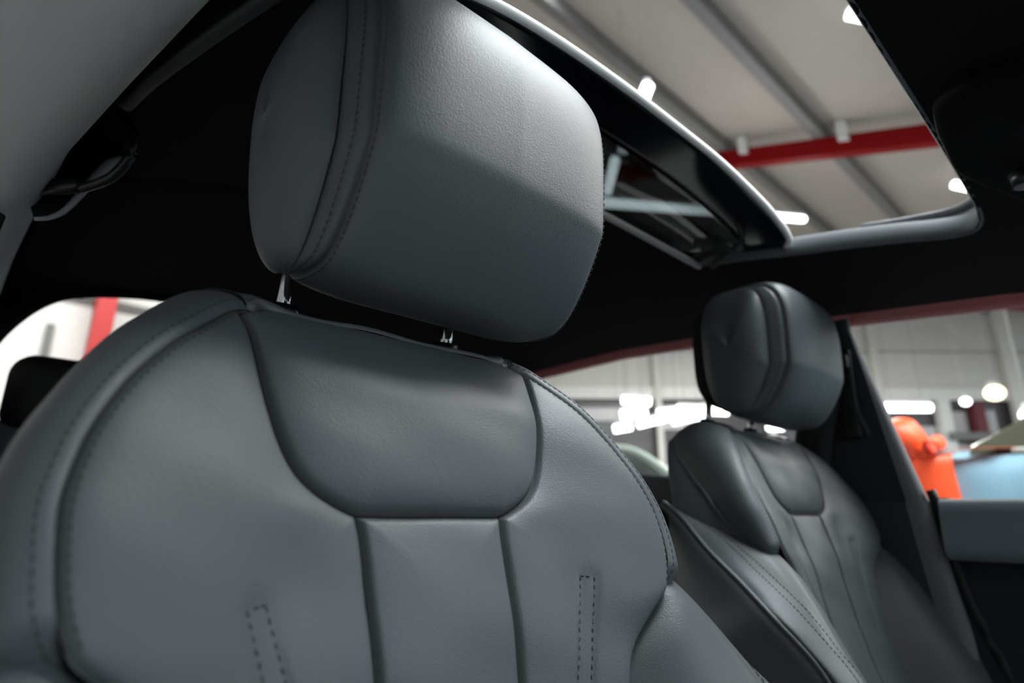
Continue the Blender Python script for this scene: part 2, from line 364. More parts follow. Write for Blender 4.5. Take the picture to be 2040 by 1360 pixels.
# lower bolsters
def lower(sgn):
    n = 90; rv = np.linspace(0, 1, n)
    vf = .219+rv*.405                       # front (inner seam)
    inner = np.where(vf < .24, np.interp(vf, [.219, .224, .24], [.184, .181, .166]), Bf(vf))
    ridge_w = pch(vf, [.224, .25, .29, .34, .40, .62], [.022, .034, .049, .064, .080, .100]); ridge_u = pch(vf, [.224, .25, .30, .36, .62], [.188, .203, .217, .229, .236])
    wi = pch(vf, [.224, .24, .27, .62], [.020, .013, .001, -.008])
    k = sstep(0, .12, rv); vp = .117+.50*rv**.9; wp = pch(vp, [.117, .141, .201, .251, .294, .36, .62], [-.100, -.081, -.044, -.007, .022, .054, .080]); up = pch(vp, [.117, .141, .201, .251, .294, .62], [.203, .214, .235, .250, .262, .267])
    rows = []
    for i in range(n):
        s = vf[i]; kk = k[i]
        sh = lambda a: a*(1-.75*rv[i])
        pts = [(inner[i]-.004, s+.0, wi[i]-.006), (inner[i]+.002, s, wi[i]+.004*kk),
               (inner[i]+(ridge_u[i]-inner[i])*.45, s-sh(.002), wi[i]+(ridge_w[i]-wi[i])*(.62)+.006*kk),
               (ridge_u[i]-.006, s-sh(.006), ridge_w[i]-.0012), (ridge_u[i], s-sh(.008), ridge_w[i]-.003),
               (ridge_u[i]+.010, s*.72+vp[i]*.28, ridge_w[i]*.80+wp[i]*.20+.003),
               (up[i]-.001, s*.35+vp[i]*.65, ridge_w[i]*.35+wp[i]*.65+.004), (up[i], vp[i], wp[i])]
        rows.append(spl(pts, 64))
    A = np.array(rows); A[0, :, :] += 0
    # tuck the first row into the upper body
    t = np.exp(-(rv/.03))[:, None]; A[..., 2] -= .010*t; A[..., 0] -= .008*t*sstep(20, 34, np.arange(64))[None, :]
    Q = S3(sgn*A[..., 0], A[..., 1], A[..., 2])
    mk('lower_bolster', Q.reshape(-1, 3), gfaces(n, 64, flip=sgn < 0), LEATHER, seat)
    B = np.array([spl([A[i, -1], A[i, -1]+[.004, .003, -.006], [A[i, -1][0]+.001, A[i, -1][1]+.012*(1+rv[i]), A[i, -1][2]*.55-.05], [A[i, -1][0]-.010, A[i, -1][1]+.02, -.112-.01*rv[i]], [A[i, -1][0]-.07, A[i, -1][1]+.02, -.120-.01*rv[i]]], 30) for i in range(n)])
    Qb = S3(sgn*B[..., 0], B[..., 1], B[..., 2]); mk('lower_back_shell', Qb.reshape(-1, 3), gfaces(n, 30, flip=sgn < 0), LEATHER, seat)
    mb = MB(); mb.tube(sample(Q[:, -1], .004), .0030, 10); mb.build('piping', LEATHER, seat, True)
    mb = MB(); e = np.r_[0, np.cumsum(np.linalg.norm(np.diff(A[40], axis=0), axis=1))]
    ir = int(np.argmin(np.linalg.norm(A[40]-np.array([ridge_u[40]-.006, A[40, 24, 1], ridge_w[40]]), axis=1)))
    for j in (ir-3, ir+2):
        stitches(mb, Q[3:, j]+NN*.0002)
    mb.build('stitching', THREAD, seat, True)
for s_ in (-1, 1): lower(s_)

# seat cushion and base (below the frame)
def rbox(name, a, b, bev, mt, parent, seg=5):
    mb = MB(); mb.box(a, b); o = mb.build(name, mt, parent); bevel(o, bev, seg); return o
rbox('seat_cushion', (-.25, -.66, -.66), (.24, -.13, -.52), .05, LEATHER, seat)
rbox('seat_base', (-.21, -.58, -.83), (.20, .0, -.66), .03, PLASTIC, seat)
for x in (-.2, .17): rbox('seat_rail', (x, -.6, -.86), (x+.04, .1, -.82), .004, METAL, seat, 2)

# ---------------------------------------------------- head restraint
hx0 = .012
HX = [0, .060, .095, .1075, .1125, .119]
HF = [-.124, -.1222, -.1175, -.1105, -.1000, -.084]
HT = [.177, .176, .172, .167, .165, .162]
HBo = [-.047, -.047, -.044, -.041, -.039, -.037]
HK = [.026, .026, .025, .024, .023, .022]
SX2, SX1 = .1075, .119
HC = .068; HCY = -.031
head = thing_child = bpy.data.objects.new('head_restraint', None); link(head, seat)
def hsec(a, th):
    """profile of the head restraint in the side plane at half width a; th measured from the front centre, over the top"""
    yf, yb = pch(a, HX, HF), pch(a, HX, HK); zt, zb = pch(a, HX, HT), pch(a, HX, HBo)
    cy = (yf+yb)/2; cz = HC - 0*a
    c, s = -np.cos(th), np.sin(th)
    ex = np.where(s > 0, .62, .70)
    X = np.sign(c)*np.abs(c)**ex; Z = np.sign(s)*np.abs(s)**ex
    y = np.where(X < 0, (yf-cy)*(-X), (yb-cy)*X)+cy
    z = np.where(Z > 0, cz+(zt-cz)*Z, cz+(cz-zb)*Z)
    y = y + np.maximum(0, -X)*(-.035*(z-HC) + .30*np.maximum(0, .03-z))
    return y, z
NT = 200; TH = np.linspace(0, 2*np.pi, NT, endpoint=False)
def hgrid(a0, a1, n, dense=True):
    a = a0+(a1-a0)*(cspace(n) if dense else np.linspace(0, 1, n)); A, T = np.meshgrid(a, TH, indexing='ij')
    aa = np.abs(A)
    def pos(aa, A, T):
        y, z = hsec(aa, T); bow = 1-.02*sstep(.1, -.04, z)-.05*sstep(.13, .18, z); return np.stack([A*bow+hx0, y, z], -1)
    P = pos(aa, A, T)
    # groove along the two seams
    g = .0032*(np.exp(-((aa-SX2)/.0017)**2)+np.exp(-((aa-SX1)/.0017)**2))+.0025*(np.exp(-np.abs(aa-SX2)/.006)+np.exp(-np.abs(aa-SX1)/.006))
    ctr = np.array([hx0, -.03, .055]); nrm = P-ctr*[0, 1, 1]-np.array([hx0, 0, 0]); nrm[..., 0] *= .5; nrm /= np.linalg.norm(nrm, axis=-1)[..., None]
    return P-nrm*g[..., None]
def hpart(name, a0, a1, n):
    P = hgrid(a0, a1, n)
    return mk(name, P.reshape(-1, 3), gfaces(n, NT, closed_c=True), LEATHER, head)
def hside(sgn):
    """domed side panel: the seam outline drawn in towards a rounded cap"""
    n = 46; y, z = hsec(np.full(NT, SX1), TH); s_ = (1-np.linspace(0, 1, n)**1.6*.995)[:, None]
    bow = 1-.02*sstep(.1, -.04, z)-.05*sstep(.13, .18, z)
    yy = HCY+(y-HCY)*s_; zz = HC-.006+(z-HC+.006)*s_
    s4 = np.clip(s_, 0, 1); x = (SX1-.003)*bow+(.0245*(1-s4**3.2)**.62)
    g = .0030*np.exp(-((1-s_)/.03)); yy = yy+g*0
    ky = (1-s_)**.8; zm, zh = (z.max()+z.min())/2, (z.max()-z.min())/2; ym, yh = (y.max()+y.min())/2, (y.max()-y.min())/2
    ye = ym-yh*np.cos(TH)*s_; ze = zm+zh*np.sin(TH)*s_; yy = yy*(1-ky)+ye*ky; zz = zz*(1-ky)+ze*ky
    P = np.stack([sgn*x+hx0, yy, zz], -1); V = P.reshape(-1, 3); Fc = gfaces(n, NT, closed_c=True, flip=sgn < 0).tolist(); Fc.append([(n-1)*NT+i for i in range(NT)][::sgn])
    return mk('side_panel', V, Fc, LEATHER, head)
hpart('front_cover', -SX2, SX2, 130)
hpart('edge_strip', -SX1, -SX2, 14); hpart('edge_strip', SX2, SX1, 14)
hside(-1); hside(1)
tt = np.linspace(-2.6, 2.6, 260)
for sgn in (-1, 1):
    mb = MB()
    for a, lift in ((SX2-.0035, .0004), (SX2+.0045, .0004)):
        y, z = hsec(np.full_like(tt, a), tt); bow = 1-.02*sstep(.1, -.04, z)-.05*sstep(.13, .18, z)
        P = np.stack([sgn*a*bow+hx0, y, z], -1); c = np.array([0, -.03, .055]); nr = P*[0, 1, 1]-c; nr /= np.linalg.norm(nr, axis=1)[:, None]
        stitches(mb, P-nr*(.0012))
    mb.build('stitching', THREAD, head, True)
for x in (-.075, .075):
    mb = MB(); mb.tube([(x, .035, .0), (x, .0385, -.03), (x, .047, -.062)], .0049, 24); mb.build('post', CHROME, head, True)
    mb = MB(); mb.tube([(x, .0405, -.036), (x, .042, -.043)], [.011, .0125], 24); mb.build('post_guide', PLASTIC, head, True)
# rear cap of the restraint
A = []; 
for yy, k in ((.018, .985), (.036, .99), (.047, .96), (.055, .86), (.058, .6), (.058, .05)):
    th = np.linspace(0, 2*np.pi, 80, endpoint=False); c, s = np.cos(th), np.sin(th)
    X = np.sign(c)*np.abs(c)**.5*.1045*k; Z = .070+np.sign(s)*np.abs(s)**.5*.085*k; A.append(np.stack([X+hx0, np.full_like(X, yy), Z], -1))
A = np.array(A); mk('rear_cap', A.reshape(-1, 3), gfaces(6, 80, closed_c=True, flip=True), FABRIC2, head)

def copy_tree(o, parent=None):
    c = o.copy(); link(c, parent); kids = [k for k in ALLOBJ if k.parent == o]
    for k in kids: copy_tree(k, c)
    return c
ALLOBJ = list(bpy.data.objects)
seat2 = copy_tree(seat); seat2.location = (seat.location[0]+.744, seat.location[1]+.076, seat.location[2]+.006)
seat2['label'] = 'dark blue-grey leather car seat on the right, farther away, its side bolster facing the camera'

#ENV
# ------------------------------------------------------------------ the car around the seats
cx = .375
def Hd(x, y):
    x, y = np.broadcast_arrays(np.asarray(x, float), y)
    return np.interp(y, [-.65, -.28, .1, .5, 1.0], [.13, .225, .262, .284, .276]) - .075*(np.abs(x-cx)/.6)**3
car = thing('car_body', 'black car cabin with open sunroof, headlining, pillars and doors around both grey seats', 'car', (cx, .3, -1.12))
def surf(name, X, Y, Z, mt, parent=car, flip=False, thick=0):
    P = np.stack([X, Y, Z], -1); o = mk(name, P.reshape(-1, 3), gfaces(*X.shape, flip=flip), mt, parent)
    if thick:
        sd = o.modifiers.new('s', 'SOLIDIFY'); sd.thickness = thick; sd.offset = 0
    return o
oy = np.array([-.279, -.275, -.263, -.24, -.18, -.116, -.045, .031, .116, .167, .22])
ox = np.array([.700, .742, .766, .771, .756, .742, .730, .714, .698, .664, .650])
XR = lambda y: np.interp(y, oy, ox)
XL = .0
X0, X1 = -.21, .965
def hpatch(xa, xb, y0, y1, nx, ny):
    Y = np.linspace(y0, y1, ny)[:, None].repeat(nx, 1); t = np.linspace(0, 1, nx)[None, :]
    A = np.array([xa(y) if callable(xa) else xa for y in Y[:, 0]])[:, None]; B = np.array([xb(y) if callable(xb) else xb for y in Y[:, 0]])[:, None]
    return A+(B-A)*t, Y
X0f = lambda y: float(np.interp(y, [-.65, -.3, -.037, .10, .26, .415, .656, 1.05], [-.14, -.15, -.168, -.188, -.2095, -.217, -.223, -.225]))
mb = MB()
for a, b, y0, y1, nx, ny in ((X0f, X1, -.60, -.279, 50, 24), (X0f, XL, -.279, .135, 10, 40), (XR, X1, -.279, .135, 24, 90), (X0f, X1, .135, 1.02, 50, 60)):
    X, Y = hpatch(a, b, y0, y1, nx, ny); Z = Hd(X, Y)
    if y0 > .1: Z = Z + .006*np.exp(-((Y-(.50-.25*(X+.2)))/.014)**2)*(X < .35)
    mb.add(np.stack([X, Y, Z], -1).reshape(-1, 3), gfaces(ny, nx, flip=True))
hl = mb.build('headlining', FABRIC, car, True)
# roof skin above it
mb = MB()
for a, b, y0, y1, nx, ny in ((lambda y: X0f(y)-.07, 1.03, -.60, -.30, 30, 12), (lambda y: X0f(y)-.07, XL-.02, -.30, .60, 6, 20), (lambda y: XR(y)+.02, 1.03, -.30, .60, 20, 70), (lambda y: X0f(y)-.07, 1.03, .60, 1.02, 30, 14)):
    X, Y = hpatch(a, b, y0, y1, nx, ny); mb.add(np.stack([X, Y, Hd(X, Y)+.035], -1).reshape(-1, 3), gfaces(ny, nx))
mb.build('roof_panel', mat('dark_roof_paint', (.06, .065, .07), .25, coat=.5), car, True)
# lip round the opening: rises from the headlining to the roof
edge = [(XL, .135), (XL, -.20), (XL+.012, -.25), (XL+.05, -.279)] + [(x, -.279) for x in np.linspace(.0, .68, 20)] + [(x, y) for x, y in zip(ox, oy) if y < .15]
edge = spl(edge, 260); T = np.gradient(edge, axis=0); T /= np.linalg.norm(T, axis=1)[:, None]; Nn = np.stack([T[:, 1], -T[:, 0]], 1)   # points away from the opening
pr = [(.004, -.001), (.0, .000), (-.002, .004), (-.002, .012), (.001, .022), (.007, .031), (.015, .037), (.03, .041)]
Zb = Hd(edge[:, 0], edge[:, 1])
P = np.array([np.stack([edge[:, 0]+Nn[:, 0]*a, edge[:, 1]+Nn[:, 1]*a, Zb+b], -1) for a, b in pr])
mk('sunroof_surround', P.reshape(-1, 3), gfaces(len(pr), 260), mat('grey_surround_fabric', (.11, .13, .14), .75), car)
# seal hump at the far front corner of the roof
mb = MB(); q = np.array([(.70, -.30, .262), (.76, -.295, .262), (.80, -.25, .258), (.80, -.19, .262), (.785, -.12, .268)]); mb.tube(spl(q, 30), .011, 10, flat=.7); mb.build('rubber_seal', mat('grey_rubber', (.16, .17, .18), .5), car, True)
# sliding glass panel, pushed back
gx = np.array([.004, .012, .023, .097, .185, .273, .383, .533, .634, .700, .728]); gy = np.array([-.044, -.052, -.056, -.062, -.064, -.065, -.065, -.058, -.049, -.038, -.02])
xs = np.linspace(.004, .728, 90); fy = pch(xs, gx, gy)
def strip(name, d0, d1, mt, z0=.012, th=.004, n=8):
    t = np.linspace(0, 1, n)[:, None]; Y = (fy+d0)[None, :]*(1-t)+(np.maximum(fy+d1, fy+d0) if np.isscalar(d1) else d1)[None, :]*t; X = np.repeat(xs[None, :], n, 0)
    o = surf(name, X, Y, Hd(X, Y)+z0, mt, car)
    sd = o.modifiers.new('s', 'SOLIDIFY'); sd.thickness = th; sd.offset = 1
    return o
PANEL = thing('sunroof_panel', 'dark tinted sliding sunroof glass with pale front edge, pushed back above the large head restraint', 'sunroof', (.32, .05, .24))
strip('frit_border', .002, .076, mat('black_frit', (.006, .008, .011), .12), .0135, .004).parent = car
strip('tinted_pane', .075, np.full(90, .42), SUNGLASS, .0135, .004)
for nme in ('frit_border', 'tinted_pane'):
    o = bpy.data.objects[nme]; dlt = Vector(car.location)-Vector(PANEL.location); o.data.transform(Matrix.Translation(dlt)); o.parent = PANEL
mb = MB(); mb.tube(np.stack([xs, fy, Hd(xs, fy)+.0145], 1), .0048, 12); o = mb.build('glass_edge', SEAL, PANEL, True); o['label'] = 'pale rounded front edge of the glass'
mb = MB(); mb.tube([(.30, .128, .2545), (.436, .121, .252), (.678, .112, .242)], .0055, 12); mb.tube([(.004, .128, .250), (.30, .128, .2545)], .0055, 12)
mb.build('sunshade_bar', BARM, car, True)
X, Y = hpatch(XL, .69, .118, .16, 20, 4); surf('sunshade_cloth', X, Y, Hd(X, Y)-.004, FABRIC, car)
mb = MB(); mb.tube([(.70, .10, .243), (.66, .02, .255), (.60, .0, .258)], .004, 8); mb.box((.655, .045, .248), (.69, .11, .258)); mb.build('sunroof_guide', RUBBER, car, True)
# overhead console
con = [(.385, -.33), (.42, -.297), (.47, -.286), (.52, -.283), (.575, -.281), (.60, -.288), (.632, -.303), (.69, -.335), (.75, -.40), (.72, -.50), (.55, -.55), (.42, -.53), (.385, -.43)]
con = spl(con+[con[0]], 120)[:-1]; c = con.mean(0); L = []
for k, dz in ((1, .0), (1, -.009), (.99, -.012), (.96, -.0135), (.8, -.014), (.3, -.014)):
    q = c+(con-c)*k; L.append(np.stack([q[:, 0], q[:, 1], Hd(q[:, 0], q[:, 1])+dz], -1))
L = np.array(L); Fc = gfaces(6, 120, closed_c=True, flip=True).tolist(); Fc.append([5*120+i for i in range(120)][::-1])
mk('overhead_console', L.reshape(-1, 3), Fc, mat('console_plastic', (.005, .0053, .006), .9, spec=.1), car)
kn = bpy.data.objects['overhead_console']
mb = MB(); mb.tube([(.585, -.338, .187), (.585, -.338, .172)], [.013, .0115], 24); mb.tube([(.585, -.338, .171), (.585, -.338, .1705)], [.0115, .010], 24); mb.build('reading_light_knob', PLASTIC, kn, True)

# near side roof rail, seen from just below it
ry = np.linspace(-.60, 1.02, 90)
E0 = np.array([(X0f(y), y) for y in ry]); ez = np.interp(ry, [-.6, -.3, -.037, 1.05], [.05, .09, .12, .12])
pr = spl([(.012, .05), (.006, .026), (.0, .006), (-.008, -.006), (-.018, -.013), (-.032, -.017), (-.05, -.016), (-.075, -.010), (-.105, .002), (-.16, .03)], 30)
P = np.array([np.stack([E0[:, 0]+a, ry, ez+b], -1) for a, b in pr]); mk('roof_rail_trim', P.reshape(-1, 3), gfaces(len(pr), 90, flip=False), TRIMG, car)
P = np.array([np.stack([E0[:, 0]+.013, ry, ez+.03], -1), np.stack([E0[:, 0]+.004, ry, Hd(E0[:, 0], ry)+.002], -1)]); mk('rail_lining', P.reshape(-1, 3), gfaces(2, 90), FABRIC, car)
# raised moulding beside the near rail and the grab handle in front of it
mb = MB(); mb.tube(spl([(-.122, -.075, .152), (-.150, .02, .148), (-.170, .13, .158), (-.176, .2, .17)], 30), .006, 10, flat=.5); mb.build('rail_moulding', mat('grey_moulding', (.03, .032, .035), .6), car, True)
gh = MB(); gh.tube(spl([(-.188, .30, .235), (-.165, .27, .20), (-.156, .255, .165), (-.166, .27, .135), (-.186, .30, .125)], 40), .0055, 14, flat=.75)
gh.build('grab_handle', mat('handle_plastic', (.012, .013, .014), .4), car, True)
ho = bpy.data.objects['grab_handle']
for zz in (.228, .128):
    mb = MB(); mb.tube([(-.188, .30, zz), (-.215, .34, zz+.004)], [.007, .009], 12); mb.build('handle_mount', PLASTIC, ho, True)
# near centre pillar top with its bright lower lip
q = spl([(-.146, .352, .200), (-.158, .35, .193), (-.170, .35, .172), (-.191, .35, .120), (-.203, .35, .106), (-.214, .35, .101)], 50)
mb = MB(); mb.tube(q, np.interp(np.linspace(0, 1, 50), [0, .2, .5, 1], [.003, .0055, .004, .002]), 10); mb.build('pillar_trim_lip', mat('lip_grey', (.30, .31, .32), .45), car, True)
A = np.array([q+[0, 0, 0], q+[-.004, .015, .016], q+[-.006, .04, .05], q+[-.006, .06, .10]]); mk('centre_pillar_trim', A.reshape(-1, 3), gfaces(4, 50), PLASTIC, car)
mb = MB(); mb.tube(spl([(-.245, .36, .10), (-.252, .31, .0), (-.255, .27, -.2), (-.25, .25, -.5)], 30), .010, 12, flat=.4, up=(0, 1, 0)); mb.build('centre_pillar', PLASTIC, car, True)
# rear door card and quarter trim on the near side
rbox('rear_door_card', (-.29, .42, -.98), (-.235, 1.02, .03), .01, RUBBER, car, 2)

# rear window: frame round the opening, glass
inn = spl([(-.20, 1.0, .0), (-.202, 1.0, .085), (-.192, 1.0, .118), (-.172, 1.0, .155), (-.150, 1.0, .184), (-.128, 1.0, .204), (-.103, 1.0, .218), (-.05, 1.0, .234), (.03, 1.0, .248), (.2, 1.0, .258), (.55, 1.0, .258), (.80, 1.0, .235), (.90, 1.0, .20), (.94, 1.0, .12), (.95, 1.0, .0)], 160)
out = inn.copy(); cc = np.array([cx, 1.0, .0]); out = cc+(inn-cc)*1.18; out[:, 2] = np.maximum(out[:, 2], 0)+.05*(inn[:, 2] > .02)
P = np.array([inn+[0, .02, .004], inn, inn*.0+cc+(inn-cc)*1.03+[0, -.006, 0], out]); mk('rear_window_frame', P.reshape(-1, 3), gfaces(4, 160), FABRIC, car)
mb = MB(); mb.add([(-.24, 1.03, .28), (.98, 1.03, .28), (.95, 1.75, -.10), (-.2, 1.75, -.10)], [(0, 1, 2, 3)]); mb.build('rear_window_glass', CLEAR, car)
rbox('parcel_shelf', (-.27, 1.03, -.14), (1.02, 1.8, -.11), .005, RUBBER, car, 2)

# far side: red-tinged window frame, glass, door, pillar
fyv = np.linspace(-.60, .86, 80); top = np.stack([np.full(80, X1), fyv, Hd(X1, fyv)], 1)
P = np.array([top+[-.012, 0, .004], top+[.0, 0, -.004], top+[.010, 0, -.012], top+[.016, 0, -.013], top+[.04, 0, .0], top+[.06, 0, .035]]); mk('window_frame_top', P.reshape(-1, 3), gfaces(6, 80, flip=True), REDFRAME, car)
def sill(y): return np.interp(y, [-.7, -.1, .12, .45, .86], [-.158, -.152, -.12, -.085, -.02])
def zt(y): return float(Hd(X1, y))-.008
yy = np.linspace(-.60, -.03, 20); P = np.array([[(.985, y, sill(y)-.02) for y in yy], [(.975, y, zt(y)+.006) for y in yy]]); mk('front_door_glass', P.reshape(-1, 3), gfaces(2, 20), CLEAR, car)
yy = np.linspace(.02, .86, 20); P = np.array([[(.985, y, sill(y)-.02) for y in yy], [(.975, y, zt(y)+.006) for y in yy]]); mk('rear_door_glass', P.reshape(-1, 3), gfaces(2, 20), CLEAR, car)
# quarter panel behind the rear door window
mb = MB(); mb.add([(.96, .80, zt(.80)+.02), (.96, 1.02, .22), (.96, 1.02, -.3), (.96, .86, -.3), (.96, .86, -.02)], [(0, 1, 2, 3, 4)]); mb.build('quarter_trim', FABRIC, car)
# front door: rolled upper, armrest step, navy card
def door(name, y0, y1, mats, lab=None):
    d = bpy.data.objects.new(name, None); link(d, car)
    ys = np.linspace(y0, y1, 24); s = np.array([float(sill(y)) for y in ys])
    def sw(nm, prf, mt):
        P = np.array([np.stack([np.full(24, X1-.015+a), ys, s+b], -1) for a, b in prf]); return mk(nm, P.reshape(-1, 3), gfaces(len(prf), 24), mt, d)
    sw('door_upper', [(.03, -.012), (.012, -.004), (.0, -.002), (-.008, -.008), (-.014, -.025), (-.020, -.05), (-.022, -.075), (-.018, -.088), (-.008, -.094)], mats[0])
    sw('door_card', [(-.008, -.094), (.0, -.098), (.004, -.13), (.0, -.22), (-.01, -.30), (.0, -.50), (.01, -.75)], mats[1])
    sw('door_skin', [(.03, -.012), (.06, -.03), (.09, -.2), (.08, -.75)], mat('outer_paint', (.12, .01, .012), .3, coat=.6))
    return d
door('front_door', -.72, -.121, (DOORTOP, NAVY)); door('rear_door', .13, .86, (NAVY, NAVY))
# centre pillar of the far side
def pil(name, pts, mt):      # pts rows of (z, y front, y rear, x front, x rear)
    P = []
    for z, yf, yr, xf, xr in pts:
        c = [(xf+.03, yf+.004, z), (xf+.010, yf-.001, z), (xf-.002, yf+.003, z), (xf-.006, yf+.014, z), (xf-.004, yf+.030, z), ((xf+xr)/2, (yf+yr)/2+.01, z), (xr, yr-.02, z), (xr+.01, yr, z), (xr+.03, yr, z)]
        P.append(spl(c, 30))
    P = np.array(P); mk(name, P[:, 6:].reshape(-1, 3), gfaces(len(pts), 24), mt, car); return mk('pillar_lit_edge', P[:, :7].reshape(-1, 3), gfaces(len(pts), 7), mat('lit_edge_grey', (.20, .21, .22), .8), car)  # front edge in paler grey: light catching the pillar, put into the colour
zz = np.linspace(.172, -.165, 16)
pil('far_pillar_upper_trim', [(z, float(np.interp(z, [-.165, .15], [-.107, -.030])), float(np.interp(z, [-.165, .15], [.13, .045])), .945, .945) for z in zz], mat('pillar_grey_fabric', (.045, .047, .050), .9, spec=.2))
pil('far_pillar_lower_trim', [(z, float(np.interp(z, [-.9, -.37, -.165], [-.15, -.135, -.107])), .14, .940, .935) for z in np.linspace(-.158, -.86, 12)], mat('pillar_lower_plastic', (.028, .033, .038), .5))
mb = MB(); mb.tube(spl([(.95, -.112, -.14), (.952, -.118, -.17), (.952, -.135, -.30), (.952, -.165, -.40), (.952, -.21, -.55), (.952, -.25, -.75)], 40), .0075, 10); mb.build('door_seal', RUBBER, car, True)
mb = MB(); mb.tube(spl([(.938, -.018, .10), (.934, -.022, .06), (.932, -.028, .0), (.932, -.04, -.045)], 20), .0035, 8, flat=.5); mb.build('belt_adjuster', mat('adjuster_grey', (.05, .052, .055), .5), car, True)
mb = MB(); mb.box((.93, -.03, -.05), (.944, .02, .115)); o = mb.build('belt_adjuster_cover', PLASTIC, car); bevel(o, .006)
mb = MB(); mb.box((.965, -.13, -.90), (.985, .14, -.152)); mb.build('pillar_core', RUBBER, car)
mb = MB(); mb.box((.962, -.16, -.90), (.968, -.09, -.155)); mb.build('door_gap_backing', RUBBER, car)
# floor pan, sill and screens of the body
mb = MB(); mb.box((-.30, -1.5, -.92), (1.05, 1.75, -.86)); mb.build('floor_pan', RUBBER, car)
mb = MB(); mb.box((-.30, -1.35, -.86), (1.05, -1.0, -.22)); o = mb.build('dashboard', PLASTIC, car); bevel(o, .05)
for x in (-.28, .9):
    for y in (-1.25, 1.35):
        mb = MB()
        mb.tube([(x, y, -.80), (x+.2, y, -.80)], .32, 40); o = mb.build('wheel', RUBBER, car, True); bevel(o, .02)
mb = MB(); mb.box((-.29, -1.0, -.96), (-.24, .42, -.70)); mb.build('door_sill', PLASTIC, car)
# seat belt of the far seat
bt = thing('seat_belt', 'dark seat belt webbing running down the far pillar behind the right seat', 'seat belt', (.92, .05, -.80))
q = spl([(.925, .0, .09), (.918, .012, .03), (.905, .035, -.06), (.90, .055, -.16), (.905, .07, -.40), (.91, .07, -.80)], 40)
P = np.array([q+[0, -.023, 0], q+[-.002, 0, 0], q+[0, .023, 0], q+[.003, 0, 0]]); mk('webbing', P.reshape(-1, 3), gfaces(4, 40, closed_r=True), mat('belt_webbing', (.022, .022, .024), .8, bump=('weave', 2500, .0004, .8)), bt)
mb = MB(); mb.box((.918, -.028, .075), (.94, .028, .10)); o = mb.build('belt_guide', PLASTIC, bt); bevel(o, .004)

# rear bench
rear = thing('rear_seat', 'black rear bench seat behind the front seats, one head restraint showing at the far left', 'car seat', (cx, .95, -.86))
rbox('backrest', (-.20, .86, -.58), (.92, 1.0, -.03), .045, LEATHER, rear)
rbox('cushion', (-.20, .42, -.66), (.92, .88, -.46), .05, LEATHER, rear); rbox('bench_base', (-.18, .45, -.86), (.90, .98, -.64), .02, PLASTIC, rear, 2)
for x in (-.055, .80):
    rbox('head_restraint', (x-.125, .85, -.06), (x+.125, .93, .074), .036, mat('rear_leather', (.006, .0065, .007), .7), rear, 6)

# ------------------------------------------------------------------ showroom
def onwall(s, z, D=14.0):       # point on the slanting far wall
    return np.array([-.238+.6845*D+.7290*s, -.38+.7290*D-.6845*s, z])
FLOORM = mat('showroom_floor', (.30, .30, .30), .25, var=.1)
mb = MB(); mb.box((-22, -16, -1.14), (32, 24, -1.12)); o = mb.build('floor', FLOORM); tag(o, kind='structure')
WALLM = mat('cream_wall_panel', (.60, .585, .55), .6, bump=('noise', 40, .002, .2)); BAND = mat('wall_band', (.72, .71, .68), .5); DARKW = mat('dark_glazing', (.055, .05, .055), .3)
GREYM = mat('steel_grey', (.16, .16, .155), .55); REDM = mat('red_steel', (.21, .001, .002), .5, spec=.15); CEILM = mat('beige_ceiling_panel', (.40, .365, .325), .7, bump=('noise', 30, .002, .2)); WHITE = mat('white_panel', (.75, .75, .73), .5)
def wallbox(mb, s0, s1, z0, z1, d0, d1):
    V = [onwall(s, z, D) for z in (z0, z1) for D in (d0, d1) for s in (s0, s1)]
    mb.add(V, [(0, 1, 3, 2), (4, 6, 7, 5), (0, 4, 5, 1), (1, 5, 7, 3), (3, 7, 6, 2), (2, 6, 4, 0)])
def wb(name, args, mt):
    mb = MB(); wallbox(mb, *args); o = mb.build(name, mt); tag(o, kind='structure'); return o
wb('wall_far', (-7, 26, 2.56, 9.5, 14, 14.3), WALLM)
o = wb('wall_far_lower', (-7, 26, -1.12, 2.56, 14.1, 14.3), DARKW)
n_ = [0]
def trim(args, mt):
    n_[0] += 1; return wb('trim_%d' % n_[0], args, mt)
trim((-7, 26, 2.50, 2.78, 13.9, 14.0), BAND)
trim((-7, 26, 3.66, 3.70, 13.97, 14.0), mat('joint_grey', (.36, .35, .33), .6))
for s in (.8, 3.42, 6.0, 8.62, 11.85): trim((s-.07-.1*(s > 11), s+.07+.1*(s > 11), -1.0, 7, 13.82, 13.97), mat('pale_column', (.70, .69, .65), .5) if s > 11 else WALLM)
trim((9.93, 10.2, -1.1, 2.5, 13.85, 14.05), WHITE)
trim((10.7, 10.95, -1.1, 2.42, 13.8, 14.0), mat('maroon_column', (.12, .005, .012), .5))
trim((10.0, 11.5, 1.55, 1.72, 13.7, 13.8), GREYM)
for a, b, z0, z1 in ((10.3, 10.66, 1.75, 2.25), (10.98, 11.35, 1.72, 2.28), (8.7, 9.9, 1.0, 1.9), (10.25, 11.6, .9, 1.5), (-3, 3.2, 2.0, 2.3), (3.5, 4.6, 1.8, 2.3)):
    trim((a, b, z0, z1, 14.04, 14.1), mat('pale_glazing', (.50, .49, .49), .3))
